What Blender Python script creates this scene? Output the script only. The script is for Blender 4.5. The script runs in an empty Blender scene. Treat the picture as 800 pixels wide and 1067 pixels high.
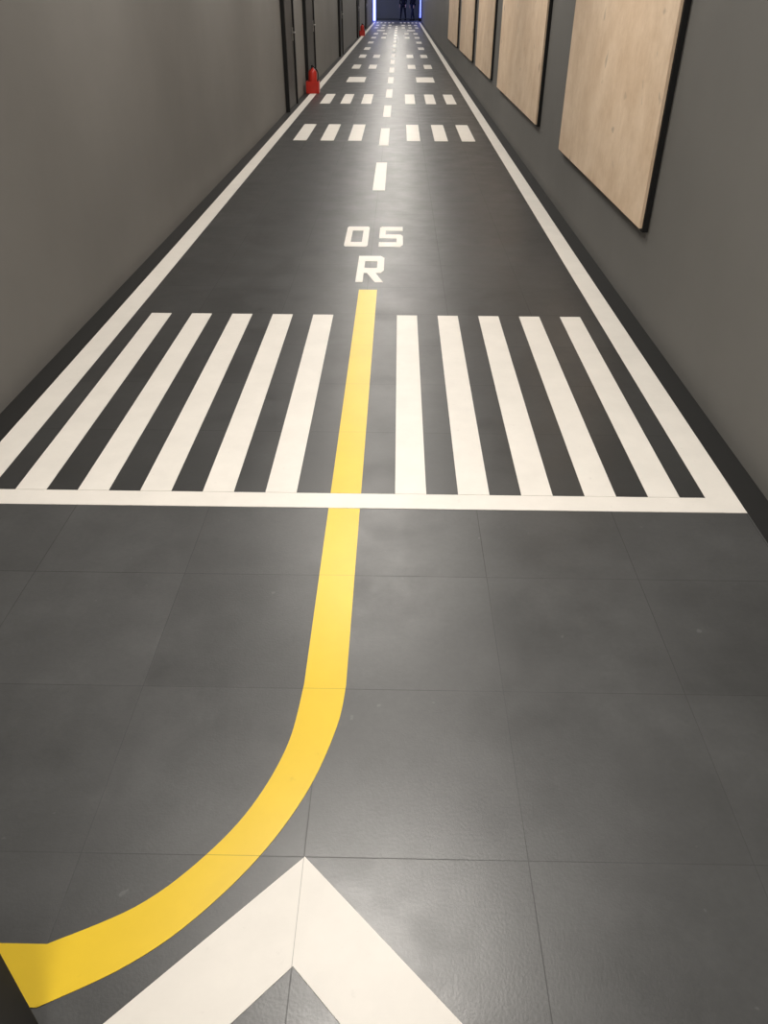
import bpy, bmesh, math, random
from mathutils import Vector, Matrix
random.seed(4)
scn = bpy.context.scene
scn.view_settings.view_transform = 'Standard'
scn.view_settings.look = 'None'

# ------------------------------------------------------------ constants (m)
CX = -0.185            # corridor centre line
WL, WR = -1.80, 1.425  # wall faces
H = 3.0
YEND = 61.0
GX, GY, T = 0.31, 0.485, 0.5   # floor tile grid

# ------------------------------------------------------------ material helpers
def newmat(name):
    m = bpy.data.materials.new(name); m.use_nodes = True
    nt = m.node_tree; b = nt.nodes['Principled BSDF']
    return m, nt, b
def N(nt, t, **kw):
    n = nt.nodes.new(t)
    for k, v in kw.items(): setattr(n, k, v)
    return n
def L(nt, a, b): nt.links.new(a, b)
def math_(nt, op, a, b=None, c=None):
    n = N(nt, 'ShaderNodeMath', operation=op)
    for i, v in enumerate((a, b, c)):
        if v is None: continue
        if isinstance(v, (int, float)): n.inputs[i].default_value = v
        else: L(nt, v, n.inputs[i])
    return n.outputs[0]
def noise(nt, vec, scale, detail=4, rough=.55, mapscale=None):
    if mapscale:
        mp = N(nt, 'ShaderNodeMapping'); mp.inputs['Scale'].default_value = mapscale
        L(nt, vec, mp.inputs['Vector']); vec = mp.outputs[0]
    n = N(nt, 'ShaderNodeTexNoise'); n.inputs['Scale'].default_value = scale
    n.inputs['Detail'].default_value = detail; n.inputs['Roughness'].default_value = rough
    L(nt, vec, n.inputs['Vector']); return n.outputs[0]
def maprange(nt, v, a, b, c, d):
    n = N(nt, 'ShaderNodeMapRange'); L(nt, v, n.inputs[0])
    for i, x in enumerate((a, b, c, d)): n.inputs[i+1].default_value = x
    return n.outputs[0]
def scaled_color(nt, col, fac):
    n = N(nt, 'ShaderNodeVectorMath', operation='SCALE')
    n.inputs[0].default_value = col[:3]; L(nt, fac, n.inputs['Scale']); return n.outputs[0]
def simple(name, col, rough=.5, metal=0, emis=None, es=0, var=.08, nscale=20, spec=.5):
    m, nt, b = newmat(name)
    g = N(nt, 'ShaderNodeNewGeometry').outputs['Position']
    f = maprange(nt, noise(nt, g, nscale), .3, .7, 1-var, 1+var)
    L(nt, scaled_color(nt, col, f), b.inputs['Base Color'])
    b.inputs['Roughness'].default_value = rough; b.inputs['Metallic'].default_value = metal
    b.inputs['Specular IOR Level'].default_value = spec
    if emis:
        b.inputs['Emission Color'].default_value = (*emis, 1); b.inputs['Emission Strength'].default_value = es
    return m

def seam_mask(nt, pos, halfw):
    sep = N(nt, 'ShaderNodeSeparateXYZ'); L(nt, pos, sep.inputs[0])
    outs = []; idx = []
    for ax, off in ((0, GX), (1, GY)):
        u = math_(nt, 'DIVIDE', math_(nt, 'SUBTRACT', sep.outputs[ax], off), T)
        fr = math_(nt, 'FRACT', u)
        d = math_(nt, 'ABSOLUTE', math_(nt, 'SUBTRACT', fr, .5))
        outs.append(maprange(nt, d, .5-halfw/T*1.3, .5-halfw/T*.6, 0, 1))
        idx.append(math_(nt, 'FLOOR', u))
    return outs, idx

def floor_mat():
    m, nt, b = newmat('vinyl_tile_dark')
    g = N(nt, 'ShaderNodeNewGeometry').outputs['Position']
    outs, idx = seam_mask(nt, g, .0012)
    seam = math_(nt, 'MAXIMUM', outs[0], outs[1])
    seam = math_(nt, 'MULTIPLY', seam, maprange(nt, noise(nt, g, 1.3, 2), .4, .62, .5, 1))
    cmb = N(nt, 'ShaderNodeCombineXYZ'); L(nt, idx[0], cmb.inputs[0]); L(nt, idx[1], cmb.inputs[1])
    wn = N(nt, 'ShaderNodeTexWhiteNoise'); L(nt, cmb.outputs[0], wn.inputs['Vector'])
    tile = maprange(nt, wn.outputs['Value'], 0, 1, .88, 1.12)
    mott = maprange(nt, noise(nt, g, 2.2, 7, .66), .3, .7, .76, 1.24)
    fine = maprange(nt, noise(nt, g, 60, 3), .3, .7, .93, 1.07)
    sp = maprange(nt, noise(nt, g, 22, 2, .5), .735, .76, 0, .6)
    f = math_(nt, 'MULTIPLY', math_(nt, 'MULTIPLY', tile, mott), fine)
    f = math_(nt, 'ADD', f, sp)
    # floor before the runway start gets a lighter grey than the runway floor
    sep = N(nt, 'ShaderNodeSeparateXYZ'); L(nt, g, sep.inputs[0])
    lobby = maprange(nt, sep.outputs[1], 2.43, 2.45, 1.0, 0.0)
    f = math_(nt, 'MULTIPLY', f, maprange(nt, lobby, 0, 1, 1.0, 2.3))
    f = math_(nt, 'MULTIPLY', f, maprange(nt, seam, 0, 1, 1, .28))
    L(nt, scaled_color(nt, (.0262, .0266, .0268), f), b.inputs['Base Color'])
    r = maprange(nt, noise(nt, g, 3.5, 7, .68), .3, .7, .34, .46)
    L(nt, math_(nt, 'ADD', r, maprange(nt, seam, 0, 1, 0, .25)), b.inputs['Roughness'])
    b.inputs['Specular IOR Level'].default_value = .85
    bp = N(nt, 'ShaderNodeBump'); bp.inputs['Strength'].default_value = .035; bp.inputs['Distance'].default_value = .01
    L(nt, noise(nt, g, 150, 2), bp.inputs['Height']); L(nt, bp.outputs[0], b.inputs['Normal'])
    return m
def tape_mat(name, col, rough=.45, seams=()):
    m, nt, b = newmat(name)
    g = N(nt, 'ShaderNodeNewGeometry').outputs['Position']
    f = maprange(nt, noise(nt, g, 5, 7, .65), .3, .7, .94, 1.03)
    f = math_(nt, 'MULTIPLY', f, maprange(nt, noise(nt, g, 35, 3, .6), .66, .78, 1, .9))
    if seams:
        outs, _ = seam_mask(nt, g, .0008)
        for s_ in seams: f = math_(nt, 'MULTIPLY', f, maprange(nt, outs[s_], 0, 1, 1, .55))
    L(nt, scaled_color(nt, col, f), b.inputs['Base Color'])
    b.inputs['Roughness'].default_value = rough
    return m
def wall_mat(name, col):
    m, nt, b = newmat(name)
    g = N(nt, 'ShaderNodeNewGeometry').outputs['Position']
    f = maprange(nt, noise(nt, g, 1.1, 5), .3, .7, .93, 1.07)
    L(nt, scaled_color(nt, col, f), b.inputs['Base Color'])
    b.inputs['Roughness'].default_value = .6
    b.inputs['Specular IOR Level'].default_value = .3
    bp = N(nt, 'ShaderNodeBump'); bp.inputs['Strength'].default_value = .08; bp.inputs['Distance'].default_value = .004
    L(nt, noise(nt, g, 120, 3), bp.inputs['Height']); L(nt, bp.outputs[0], b.inputs['Normal'])
    return m
def ply_mat():
    m, nt, b = newmat('birch_plywood')
    tc = N(nt, 'ShaderNodeTexCoord').outputs['Object']
    grain = noise(nt, tc, 10, 6, .6, (1, 3, .9))
    blot = noise(nt, tc, 2.8, 7, .72, (1, 1.0, 1.0))
    rp = N(nt, 'ShaderNodeValToRGB')
    rp.color_ramp.elements[0].position = .33; rp.color_ramp.elements[0].color = (.60, .43, .28, 1)
    rp.color_ramp.elements[1].position = .67; rp.color_ramp.elements[1].color = (.82, .65, .48, 1)
    mix = math_(nt, 'ADD', math_(nt, 'MULTIPLY', grain, .2), math_(nt, 'MULTIPLY', blot, .8))
    L(nt, mix, rp.inputs[0])
    kn = maprange(nt, noise(nt, tc, 6, 2, .4, (1, 1, 1.3)), .70, .75, 1, .68)
    sc = N(nt, 'ShaderNodeVectorMath', operation='SCALE'); L(nt, rp.outputs[0], sc.inputs[0]); L(nt, kn, sc.inputs['Scale'])
    L(nt, sc.outputs[0], b.inputs['Base Color']); b.inputs['Roughness'].default_value = .5
    return m

M_FLOOR = floor_mat()
M_WHITE = tape_mat('white_marking_vinyl', (.84, .80, .74))
M_WHITEC = tape_mat('white_chevron_vinyl', (.80, .76, .70), seams=(0,))
M_YEL = tape_mat('yellow_marking_vinyl', (.83, .57, .03), .36, seams=(1,))
M_WALLL = wall_mat('wall_paint_grey_warm', (.155, .149, .139))
M_WALLR = wall_mat('wall_paint_grey', (.145, .141, .132))
M_DARK = simple('black_paint', (.010, .010, .010), .6, spec=.25)
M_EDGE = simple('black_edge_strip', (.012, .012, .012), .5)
M_DOOR = simple('door_dark_grey', (.03, .029, .028), .5)
M_CEIL = simple('ceiling_black', (.05, .05, .05), .8)
M_FAR = simple('far_room_paint', (.26, .27, .31), .6)
M_PLY = ply_mat()
M_RED = simple('red_enamel', (.50, .025, .015), .3)
M_METAL = simple('brushed_metal', (.5, .5, .5), .3, 1)
M_LAMP = simple('lamp_lens', (.9, .9, .9), .3, 0, (1, .93, .85), 6)
M_LED = simple('blue_led_strip', (.3, .3, .6), .3, 0, (.13, .17, 1.0), 4)
M_LEDC = simple('led_core', (.5, .5, .9), .3, 0, (.5, .55, 1.0), 4)
M_SKIN = simple('skin', (.5, .3, .2), .5)
M_HAIR = simple('hair_dark', (.02, .014, .01), .6)
M_CLOTH = simple('black_cloth', (.008, .008, .010), .9, spec=.2)
M_JEAN = simple('dark_denim', (.012, .014, .022), .9, spec=.2)

# ------------------------------------------------------------ mesh helpers
def obj_from_bm(name, bm, mats, parent=None, bevel=0, smooth=False):
    bmesh.ops.recalc_face_normals(bm, faces=bm.faces)
    me = bpy.data.meshes.new(name); bm.to_mesh(me); bm.free()
    if smooth:
        for p in me.polygons: p.use_smooth = True
    o = bpy.data.objects.new(name, me); scn.collection.objects.link(o)
    for m in (mats if isinstance(mats, list) else [mats]): me.materials.append(m)
    if parent: o.parent = parent
    if bevel:
        md = o.modifiers.new('bevel', 'BEVEL'); md.width = bevel; md.segments = 2; md.limit_method = 'ANGLE'
    return o
def add_box(bm, x0, x1, y0, y1, z0, z1, mi=0):
    vs = [bm.verts.new((x, y, z)) for z in (z0, z1) for y in (y0, y1) for x in (x0, x1)]
    for q in ((0,1,3,2),(4,6,7,5),(0,4,5,1),(2,3,7,6),(0,2,6,4),(1,5,7,3)):
        f = bm.faces.new([vs[i] for i in q]); f.material_index = mi
def box(name, x0, x1, y0, y1, z0, z1, mat, parent=None, bevel=0):
    bm = bmesh.new(); add_box(bm, x0, x1, y0, y1, z0, z1)
    return obj_from_bm(name, bm, mat, parent, bevel)
def add_poly(bm, pts, z0=0, z1=.0015):
    b = [bm.verts.new((x, y, z0)) for x, y in pts]; t = [bm.verts.new((x, y, z1)) for x, y in pts]
    n = len(pts); bm.faces.new(t); bm.faces.new(b[::-1])
    for i in range(n): bm.faces.new((b[i], b[(i+1) % n], t[(i+1) % n], t[i]))
def marking(name, polys, mat):
    bm = bmesh.new()
    for p in polys: add_poly(bm, p)
    return obj_from_bm(name, bm, mat)
def rect(x0, x1, y0, y1): return [(x0, y0), (x1, y0), (x1, y1), (x0, y1)]
def cyl(bm, cx, cy, z0, z1, r, r2=None, seg=24, mi=0):
    r2 = r if r2 is None else r2
    a = [bm.verts.new((cx+r*math.cos(2*math.pi*i/seg), cy+r*math.sin(2*math.pi*i/seg), z0)) for i in range(seg)]
    c = [bm.verts.new((cx+r2*math.cos(2*math.pi*i/seg), cy+r2*math.sin(2*math.pi*i/seg), z1)) for i in range(seg)]
    fs = [bm.faces.new(a[::-1]), bm.faces.new(c)]
    for i in range(seg): fs.append(bm.faces.new((a[i], a[(i+1)%seg], c[(i+1)%seg], c[i])))
    for f in fs: f.material_index = mi
def empty(name, loc=(0, 0, 0)):
    e = bpy.data.objects.new(name, None); e.location = loc; scn.collection.objects.link(e); return e

# ------------------------------------------------------------ shell
box('floor', -4.2, WR+.1, -3.1, 67.1, -.1, 0, M_FLOOR)
box('ceiling', -4.2, WR+.1, -3.1, 67.1, H, H+.1, M_CEIL)
box('wall_right', WR, WR+.1, -3, YEND, 0, H, M_WALLR)
box('wall_left', WL-.1, WL, 1.45, YEND, 0, H, M_WALLL)
box('wall_back', -4.2, WR+.1, -3.1, -3, 0, H, M_WALLR)
box('wall_side_passage', -4.2, -4.1, -3, 1.45, 0, H, M_WALLR)
box('wall_passage_end', -4.1, WL-.1, 1.35, 1.45, 0, H, M_WALLR)
box('wall_far', -4.2, WR+.1, 67, 67.1, 0, H, M_FAR)
box('wall_far_left', -4.2, -4.1, YEND, 67, 0, H, M_FAR)
box('wall_far_right', WR, WR+.1, YEND, 67, 0, H, M_FAR)
box('wall_far_return', -4.1, WL-.1, YEND-.1, YEND, 0, H, M_FAR)

# ------------------------------------------------------------ floor markings
W = .12
def stripes(y0, y1):
    ps = []
    for k in range(5):
        a = CX+.19+.2425*k
        ps.append(rect(a, a+W, y0, y1)); b = CX-.19-.2425*k
        ps.append(rect(b-W, b, y0, y1))
    return ps
IO, OO = 1.378, 1.50
ys0, ys1 = 2.385, 58.6
marking('edge_line_marking', [rect(CX+IO, CX+OO, ys0, ys1)], M_WHITE)
marking('edge_line_marking', [rect(CX-OO, CX-IO, ys0, ys1)], M_WHITE)
marking('stop_line_marking', [rect(CX-IO, CX+IO, ys0, 2.485)], M_WHITE)
marking('stop_line_marking', [rect(CX-IO, CX+IO, ys1-.1, ys1)], M_WHITE)
box('dark_strip_right', CX+OO+.002, WR, 1.6, ys1, 0, .001, M_EDGE)  # near-black strips lying on the floor between edge lines and walls
box('dark_strip_left', WL, CX-OO-.002, 1.6, ys1, 0, .001, M_EDGE)
marking('crosswalk_marking', stripes(2.487, 4.46), M_WHITE)
marking('crosswalk_marking', stripes(56.5, ys1-.1), M_WHITE)
dash = []; y = 7.95
while y < 51:
    dash.append(rect(CX-.06, CX+.06, y, y+1.48)); y += 2.65
marking('dashed_center_line', dash, M_WHITE)
blk = []
def row(y0, y1, offs):
    for a, b in offs:
        blk.append(rect(CX+a, CX+b, y0, y1)); blk.append(rect(CX-b, CX-a, y0, y1))
three = [(.295, .47), (.655, .83), (1.01, 1.185)]
two = [(.40, .60), (.82, 1.02)]
one = [(.56, .95)]
row(10.96, 12.44, three); row(14.95, 16.45, three); row(18.8, 20.0, one)
row(22.3, 23.6, two); row(26.2, 27.6, two); row(30.0, 31.4, [(.82, 1.02)])
row(33.8, 35.2, [(.82, 1.02)]); row(37.6, 39, two); row(41.4, 42.8, two); row(45, 46.3, one)
row(48.5, 50, three); row(52.3, 53.8, three)
marking('touchdown_block_marking', blk, M_WHITE)

def glyph(polys, x0, x1, y0, y1):
    return [[(x0+(x1-x0)*u, y0+(y1-y0)*v) for u, v in p] for p in polys]
s, t = .26, .215
G0 = [[(.06,0),(.94,0),(1,.06),(1,t),(0,t),(0,.06)], [(0,1-t),(1,1-t),(1,.94),(.94,1),(.06,1),(0,.94)], [(0,t),(s,t),(s,1-t),(0,1-t)], [(1-s,t),(1,t),(1,1-t),(1-s,1-t)]]
G5 = [[(0,0),(.88,0),(1,.1),(1,t),(0,t)], [(0,1-t),(1,1-t),(1,1),(.08,1),(0,.93)], [(0,.40),(1,.40),(1,.52),(.90,.60),(0,.60)],
      [(0,.60),(s,.60),(s,1-t),(0,1-t)], [(1-s,t),(1,t),(1,.40),(1-s,.40)]]
GR = [[(0,0),(s,0),(s,1-t),(0,1-t)], [(0,1-t),(0,1),(.86,1),(1,.92),(1,1-t)], [(1-s,.52),(1,.52),(1,1-t),(1-s,1-t)],
      [(s,.33),(.88,.33),(1,.43),(1,.52),(s,.52)], [(.38,.33),(.70,.33),(1,0),(.70,0)]]
marking('runway_number_marking', glyph(G0, -.405, -.225, 5.95, 6.55)+glyph(G5, -.14, .045, 5.95, 6.55), M_WHITE)
marking('runway_letter_marking', glyph(GR, -.275, -.09, 5.09, 5.70), M_WHITE)

def catmull(pts, n=8):
    out = []
    for i in range(len(pts)-1):
        p0 = pts[max(i-1, 0)]; p1 = pts[i]; p2 = pts[i+1]; p3 = pts[min(i+2, len(pts)-1)]
        for k in range(n):
            u = k/n
            out.append(tuple(.5*((2*p1[j])+(-p0[j]+p2[j])*u+(2*p0[j]-5*p1[j]+4*p2[j]-p3[j])*u*u+(-p0[j]+3*p1[j]-3*p2[j]+p3[j])*u**3) for j in (0, 1)))
    out.append(pts[-1]); return out
inner = catmull([(-.243,1.50),(-.262,1.30),(-.32,1.125),(-.405,.99),(-.525,.87),(-.69,.785)])
outer = catmull([(-.126,1.50),(-.140,1.36),(-.195,1.165),(-.285,.99),(-.405,.84),(-.52,.745),(-.665,.668)])
def resample(p, n):
    d = [0]
    for a, b in zip(p, p[1:]): d.append(d[-1]+math.dist(a, b))
    r = []
    for k in range(n+1):
        q = d[-1]*k/n; i = max(j for j in range(len(d)) if d[j] <= q+1e-9); i = min(i, len(p)-2)
        u = (q-d[i])/(d[i+1]-d[i]); r.append((p[i][0]+(p[i+1][0]-p[i][0])*u, p[i][1]+(p[i+1][1]-p[i][1])*u))
    return r
def strip(name, A, B, mat, z0=0, z1=.0015):
    bm = bmesh.new()
    va = [[bm.verts.new((x, y, z)) for x, y in A] for z in (z0, z1)]
    vb = [[bm.verts.new((x, y, z)) for x, y in B] for z in (z0, z1)]
    for i in range(len(A)-1):
        bm.faces.new((va[1][i], va[1][i+1], vb[1][i+1], vb[1][i]))
        bm.faces.new((va[0][i], va[1][i], va[1][i+1], va[0][i+1]))
        bm.faces.new((vb[0][i], vb[1][i], vb[1][i+1], vb[0][i+1]))
    for i in (0, -1): bm.faces.new((va[0][i], va[1][i], vb[1][i], vb[0][i]))
    return obj_from_bm(name, bm, mat)
strip('yellow_guide_line', [(-.243, 4.93), (-.243, 2.487)], [(-.126, 4.93), (-.126, 2.487)], M_YEL)
strip('yellow_guide_line', [(-.243, 2.383), (-.243, 2.0)] + resample(inner, 36) + [(-2.6, .785)],
      [(-.126, 2.383), (-.126, 2.0)] + resample(outer, 36) + [(-2.6, .668)], M_YEL)

ax, ay, iy = -.188, .985, .752
k = .42
marking('chevron_marking', [[(ax, ay), (ax+k, ay-k), (ax+k, iy-k), (ax, iy)], [(ax, ay), (ax, iy), (ax-k, iy-k), (ax-k, ay-k)]], M_WHITEC)

# ------------------------------------------------------------ black plinth at lower left
bm = bmesh.new(); add_box(bm, -1.5, -.628, -.6, .62, .0, .43); add_box(bm, -1.51, -.622, -.61, .625, .43, .45)
obj_from_bm('black_plinth', bm, M_DARK, bevel=.003)

# ------------------------------------------------------------ plywood panels
def panel(y0, y1, zb=.49, zt=2.2):
    e = empty('plywood_wall_panel', (WR, (y0+y1)/2, (zb+zt)/2))
    h = (y1-y0)/2; v = (zt-zb)/2
    box('backing_frame', -.032, .0, -h-.018, h+.018, -v-.018, v+.018, M_DARK, e, .002)
    box('plywood_board', -.050, -.032, -h, h, -v, v, M_PLY, e, .002)
panel(4.55, 7.24, .49); panel(8.62, 12.35, .50); panel(13.45, 16.1, .51); panel(17.1, 20.6, .51); panel(21.8, 25.8, .51)

# ------------------------------------------------------------ doors on the left wall
def door(i, y0, y1):
    e = empty('door_%d' % i, (WL, (y0+y1)/2, 0)); h = (y1-y0)/2
    box('frame_near', 0, .06, -h, -h+.09, .001, 2.15, M_DARK, e, .004)
    box('frame_far', 0, .06, h-.09, h, .001, 2.15, M_DARK, e, .004)
    box('frame_top', 0, .06, -h+.09, h-.09, 2.06, 2.15, M_DARK, e, .004)
    box('leaf', 0, .035, -h+.09, h-.09, .01, 2.06, M_DOOR, e, .003)
    bm = bmesh.new(); add_box(bm, .035, .045, h-.20, h-.15, .93, 1.12); add_box(bm, .045, .085, h-.185, h-.165, 1.04, 1.06)
    add_box(bm, .070, .085, h-.31, h-.165, 1.04, 1.06)
    obj_from_bm('handle', bm, M_METAL, e, .003)
for i, (a, b) in enumerate([(13.75, 15.0), (16.9, 18.6), (26.5, 27.8), (37.8, 39.2), (47, 48.3)]): door(i+1, a, b)

# ------------------------------------------------------------ extinguisher in red stand
def extinguisher(x, y, sc=1):
    e = empty('fire_extinguisher', (x, y, .002)); e.scale = (sc, sc, sc)
    bm = bmesh.new()
    w = .12; tz = .20; th = .012
    add_box(bm, -w, w, -w, w, 0, th); add_box(bm, -w, -w+th, -w, w, th, tz); add_box(bm, w-th, w, -w, w, th, tz)
    add_box(bm, -w+th, w-th, -w, -w+th, th, tz); add_box(bm, -w+th, w-th, w-th, w, th, tz)
    obj_from_bm('stand_box', bm, M_RED, e, .003)
    bm = bmesh.new()
    prof = [(0,.013),(.07,.013),(.078,.025),(.08,.05),(.08,.33),(.072,.365),(.05,.39),(.025,.40),(.022,.42),(0,.42)]
    seg = 24; rings = []
    for r, z in prof:
        rings.append([bm.verts.new((r*math.cos(2*math.pi*i/seg), r*math.sin(2*math.pi*i/seg), z)) for i in range(seg)] if r else [bm.verts.new((0,0,z))])
    for a, b in zip(rings, rings[1:]):
        for i in range(seg):
            vs = [a[i % len(a)], a[(i+1) % len(a)], b[(i+1) % len(b)], b[i % len(b)]]
            u = []
            for v in vs:
                if v not in u: u.append(v)
            bm.faces.new(u)
    obj_from_bm('cylinder_body', bm, M_RED, e, smooth=True)
    bm = bmesh.new(); add_box(bm, -.02, .02, -.02, .02, .42, .455); add_box(bm, -.012, .012, -.10, .02, .455, .465); add_box(bm, -.012, .012, -.10, -.01, .43, .438)
    obj_from_bm('valve_handle', bm, M_DARK, e, .003)
    cu = bpy.data.curves.new('hose', 'CURVE'); cu.dimensions = '3D'; cu.bevel_depth = .009
    sp = cu.splines.new('BEZIER'); sp.bezier_points.add(2)
    for p, c in zip(sp.bezier_points, [(.02, 0, .44), (.098, -.02, .36), (.092, -.02, .18)]):
        p.co = c; p.handle_left_type = p.handle_right_type = 'AUTO'
    cu.materials.append(M_DARK)
    o = bpy.data.objects.new('hose', cu); o.parent = e; scn.collection.objects.link(o)
extinguisher(-1.635, 16.6); extinguisher(-1.65, 39.8)

# ------------------------------------------------------------ portal LED strips
p = empty('led_portal', (0, YEND, 0))
box('portal_post_left', WL, WL+.22, -.12, 0, 0, H, M_DARK, p)
box('portal_post_right', WR-.16, WR, -.12, 0, 0, H, M_DARK, p)
box('led_left', WL+.005, WL+.205, -.15, -.12, .02, 2.9, M_LED, p)
box('led_left_core', WL+.08, WL+.12, -.16, -.15, .02, 2.9, M_LEDC, p)
box('led_right', WR-.12, WR-.04, -.15, -.12, .2, 2.9, M_LED, p)
box('led_top', WL+.22, WR-.16, -.15, -.12, 2.85, 2.9, M_LED, p)

# ------------------------------------------------------------ people at far end
def skin_mesh(name, chains, mat, parent, root=0, sub=2):
    me = bpy.data.meshes.new(name); verts = []; edges = []; rad = []; idx = {}
    for ch in chains:
        prev = None
        for c in ch:
            key = tuple(round(q, 4) for q in c[:3])
            if key not in idx: idx[key] = len(verts); verts.append(c[:3]); rad.append(c[3])
            i = idx[key]
            if prev is not None: edges.append((prev, i))
            prev = i
    me.from_pydata(verts, edges, []); o = bpy.data.objects.new(name, me); scn.collection.objects.link(o)
    me.materials.append(mat); o.parent = parent
    o.modifiers.new('skin', 'SKIN')
    if not me.skin_vertices: me.skin_vertices.new()
    for i, r in enumerate(rad): me.skin_vertices[0].data[i].radius = (r, r)
    me.skin_vertices[0].data[root].use_root = True
    sb = o.modifiers.new('sub', 'SUBSURF'); sb.levels = sub; sb.render_levels = sub
    return o
def person(x, y, rot, stride, mat_top, mat_leg, h=1.75):
    e = empty('person', (x, y, 0)); e.rotation_euler = (0, 0, rot); e.scale = (h/1.75,)*3
    s = stride
    hip = (0, 0, .95, .14)
    legs = []
    for sg in (-1, 1):
        f = s*sg
        legs.append([hip, (sg*.09, 0, .88, .105), (sg*.10, .02+f*.5, .49, .068), (sg*.105, f, .10, .045)])
    skin_mesh('trousers', legs, mat_leg, e)
    for sg in (-1, 1):
        f = s*sg
        skin_mesh('shoe', [[(sg*.105, f-.05, .045, .043), (sg*.105, f+.05, .045, .045), (sg*.11, f+.17, .035, .033)]], M_DARK, e)
    tor = [[(0,0,.93,.15),(0,-.01,1.12,.145),(0,0,1.32,.16),(0,0,1.44,.09),(0,.01,1.50,.058)]]
    for sg in (-1, 1):
        tor.append([(0,0,1.32,.16),(sg*.17,0,1.40,.07),(sg*.24,-.01,1.13,.05),(sg*.23,.07,.90,.038)])
    skin_mesh('jacket', tor, mat_top, e)
    skin_mesh('head', [[(0,.01,1.50,.052),(0,.015,1.58,.07),(0,.02,1.66,.088),(0,.01,1.70,.075)],[(0,.02,1.66,.088),(0,.115,1.635,.016)],
                       [(0,.02,1.66,.088),(.088,.01,1.65,.018)],[(0,.02,1.66,.088),(-.088,.01,1.65,.018)]], M_SKIN, e)
    skin_mesh('hair', [[(0,-.03,1.62,.07),(0,-.02,1.69,.09),(0,.02,1.725,.078)]], M_HAIR, e)
    bm = bmesh.new()
    for sg in (-1, 1): add_box(bm, sg*.032-.012, sg*.032+.012, .095, .107, 1.655, 1.667)
    add_box(bm, -.025, .025, .088, .100, 1.60, 1.606)
    obj_from_bm('eyes_and_mouth', bm, M_HAIR, e)
    for sg in (-1, 1):
        X, Y = sg*.23, .075
        ch = [[(X, Y-.005, .895, .026), (X, Y+.015, .82, .030)]]
        for k in range(4):
            o = (k-1.5)*.02; ln = (.07, .08, .075, .06)[k]
            ch.append([(X, Y+.015, .82, .030), (X, Y+.015+o, .79, .010), (X-sg*.008, Y+.015+o, .79-ln*.5, .009), (X-sg*.022, Y+.015+o, .79-ln, .008)])
        ch.append([(X, Y-.005, .895, .026), (X-sg*.01, Y+.05, .85, .010), (X-sg*.018, Y+.058, .81, .009)])
        skin_mesh('hand', ch, M_SKIN, e, sub=1)
person(.22, 62.6, 2.6, .16, M_CLOTH, M_CLOTH, 1.78)
person(.86, 62.2, 2.2, -.20, M_CLOTH, M_JEAN, 1.72)

# ------------------------------------------------------------ ceiling lamps
LC = (1, .945, .87)
def lamp_light(e, power, col, sx, sy=None):
    ld = bpy.data.lights.new('lamp', 'AREA'); ld.energy = power; ld.color = col
    if sy: ld.shape = 'RECTANGLE'; ld.size = sx; ld.size_y = sy
    else: ld.shape = 'DISK'; ld.size = sx
    lo = bpy.data.objects.new('lamp', ld); lo.parent = e; lo.location = (0, 0, -.07); scn.collection.objects.link(lo)
def downlight(x, y, power, col=LC, r=.16):
    e = empty('ceiling_downlight', (x, y, H))
    bm = bmesh.new(); cyl(bm, 0, 0, -.06, 0, r+.02); obj_from_bm('housing', bm, M_DARK, e, .004)
    bm = bmesh.new(); cyl(bm, 0, 0, -.064, -.061, r); obj_from_bm('lens', bm, M_LAMP, e)
    lamp_light(e, power, col, 2*r)
def linear(x, y, power, w=1.1, d=.14, col=LC):
    e = empty('linear_ceiling_lamp', (x, y, H))
    box('housing', -w/2-.02, w/2+.02, -d/2-.02, d/2+.02, -.06, 0, M_DARK, e, .004)
    box('lens', -w/2, w/2, -d/2, d/2, -.064, -.061, M_LAMP, e)
    lamp_light(e, power, col, w, d)
downlight(CX, -.7, 40, r=.3)
downlight(CX+.1, 2.15, 74, r=.3)
linear(CX, 5.5, 60)
y = 8.8
while y < 60:
    linear(CX, y, 52 if y < 20 else 42); y += 3.2
downlight(-1.5, 64.0, 26, (.80, .86, 1))  # unseen lamp, added to brighten the far room behind the figures
for nm, x, ry in (('led_glow_left', WL+.26, -90), ('led_glow_right', WR-.20, 90)):
    ld = bpy.data.lights.new(nm, 'AREA'); ld.shape = 'RECTANGLE'; ld.size = 2.6; ld.size_y = .06; ld.energy = 60; ld.color = (.25, .32, 1)
    lo = bpy.data.objects.new(nm, ld); lo.parent = p; lo.location = (x, -.18, 1.5); lo.rotation_euler = (0, math.radians(ry), 0); scn.collection.objects.link(lo)

w = bpy.data.worlds.new('world'); scn.world = w; w.use_nodes = True
w.node_tree.nodes['Background'].inputs[0].default_value = (.48, .48, .48, 1)
w.node_tree.nodes['Background'].inputs[1].default_value = .05

# ------------------------------------------------------------ camera
th, ps, ro = math.radians(34.1), .0150, .0045
fh = Vector((-math.sin(ps), math.cos(ps), 0)); z = Vector((0, 0, 1)); R = Vector((math.cos(ps), math.sin(ps), 0))
F = math.cos(th)*fh-math.sin(th)*z; U = math.sin(th)*fh+math.cos(th)*z
R2 = R*math.cos(ro)+U*math.sin(ro); U2 = U*math.cos(ro)-R*math.sin(ro)
cam = bpy.data.cameras.new('camera'); co = bpy.data.objects.new('camera', cam); scn.collection.objects.link(co)
m = Matrix((R2, U2, -F)).transposed().to_4x4(); m.translation = Vector((0, 0, 1.6)); co.matrix_world = m
cam.sensor_fit = 'VERTICAL'; cam.sensor_height = 36; cam.lens = 800/1067*36; cam.clip_end = 200; cam.clip_start = .02
scn.camera = co
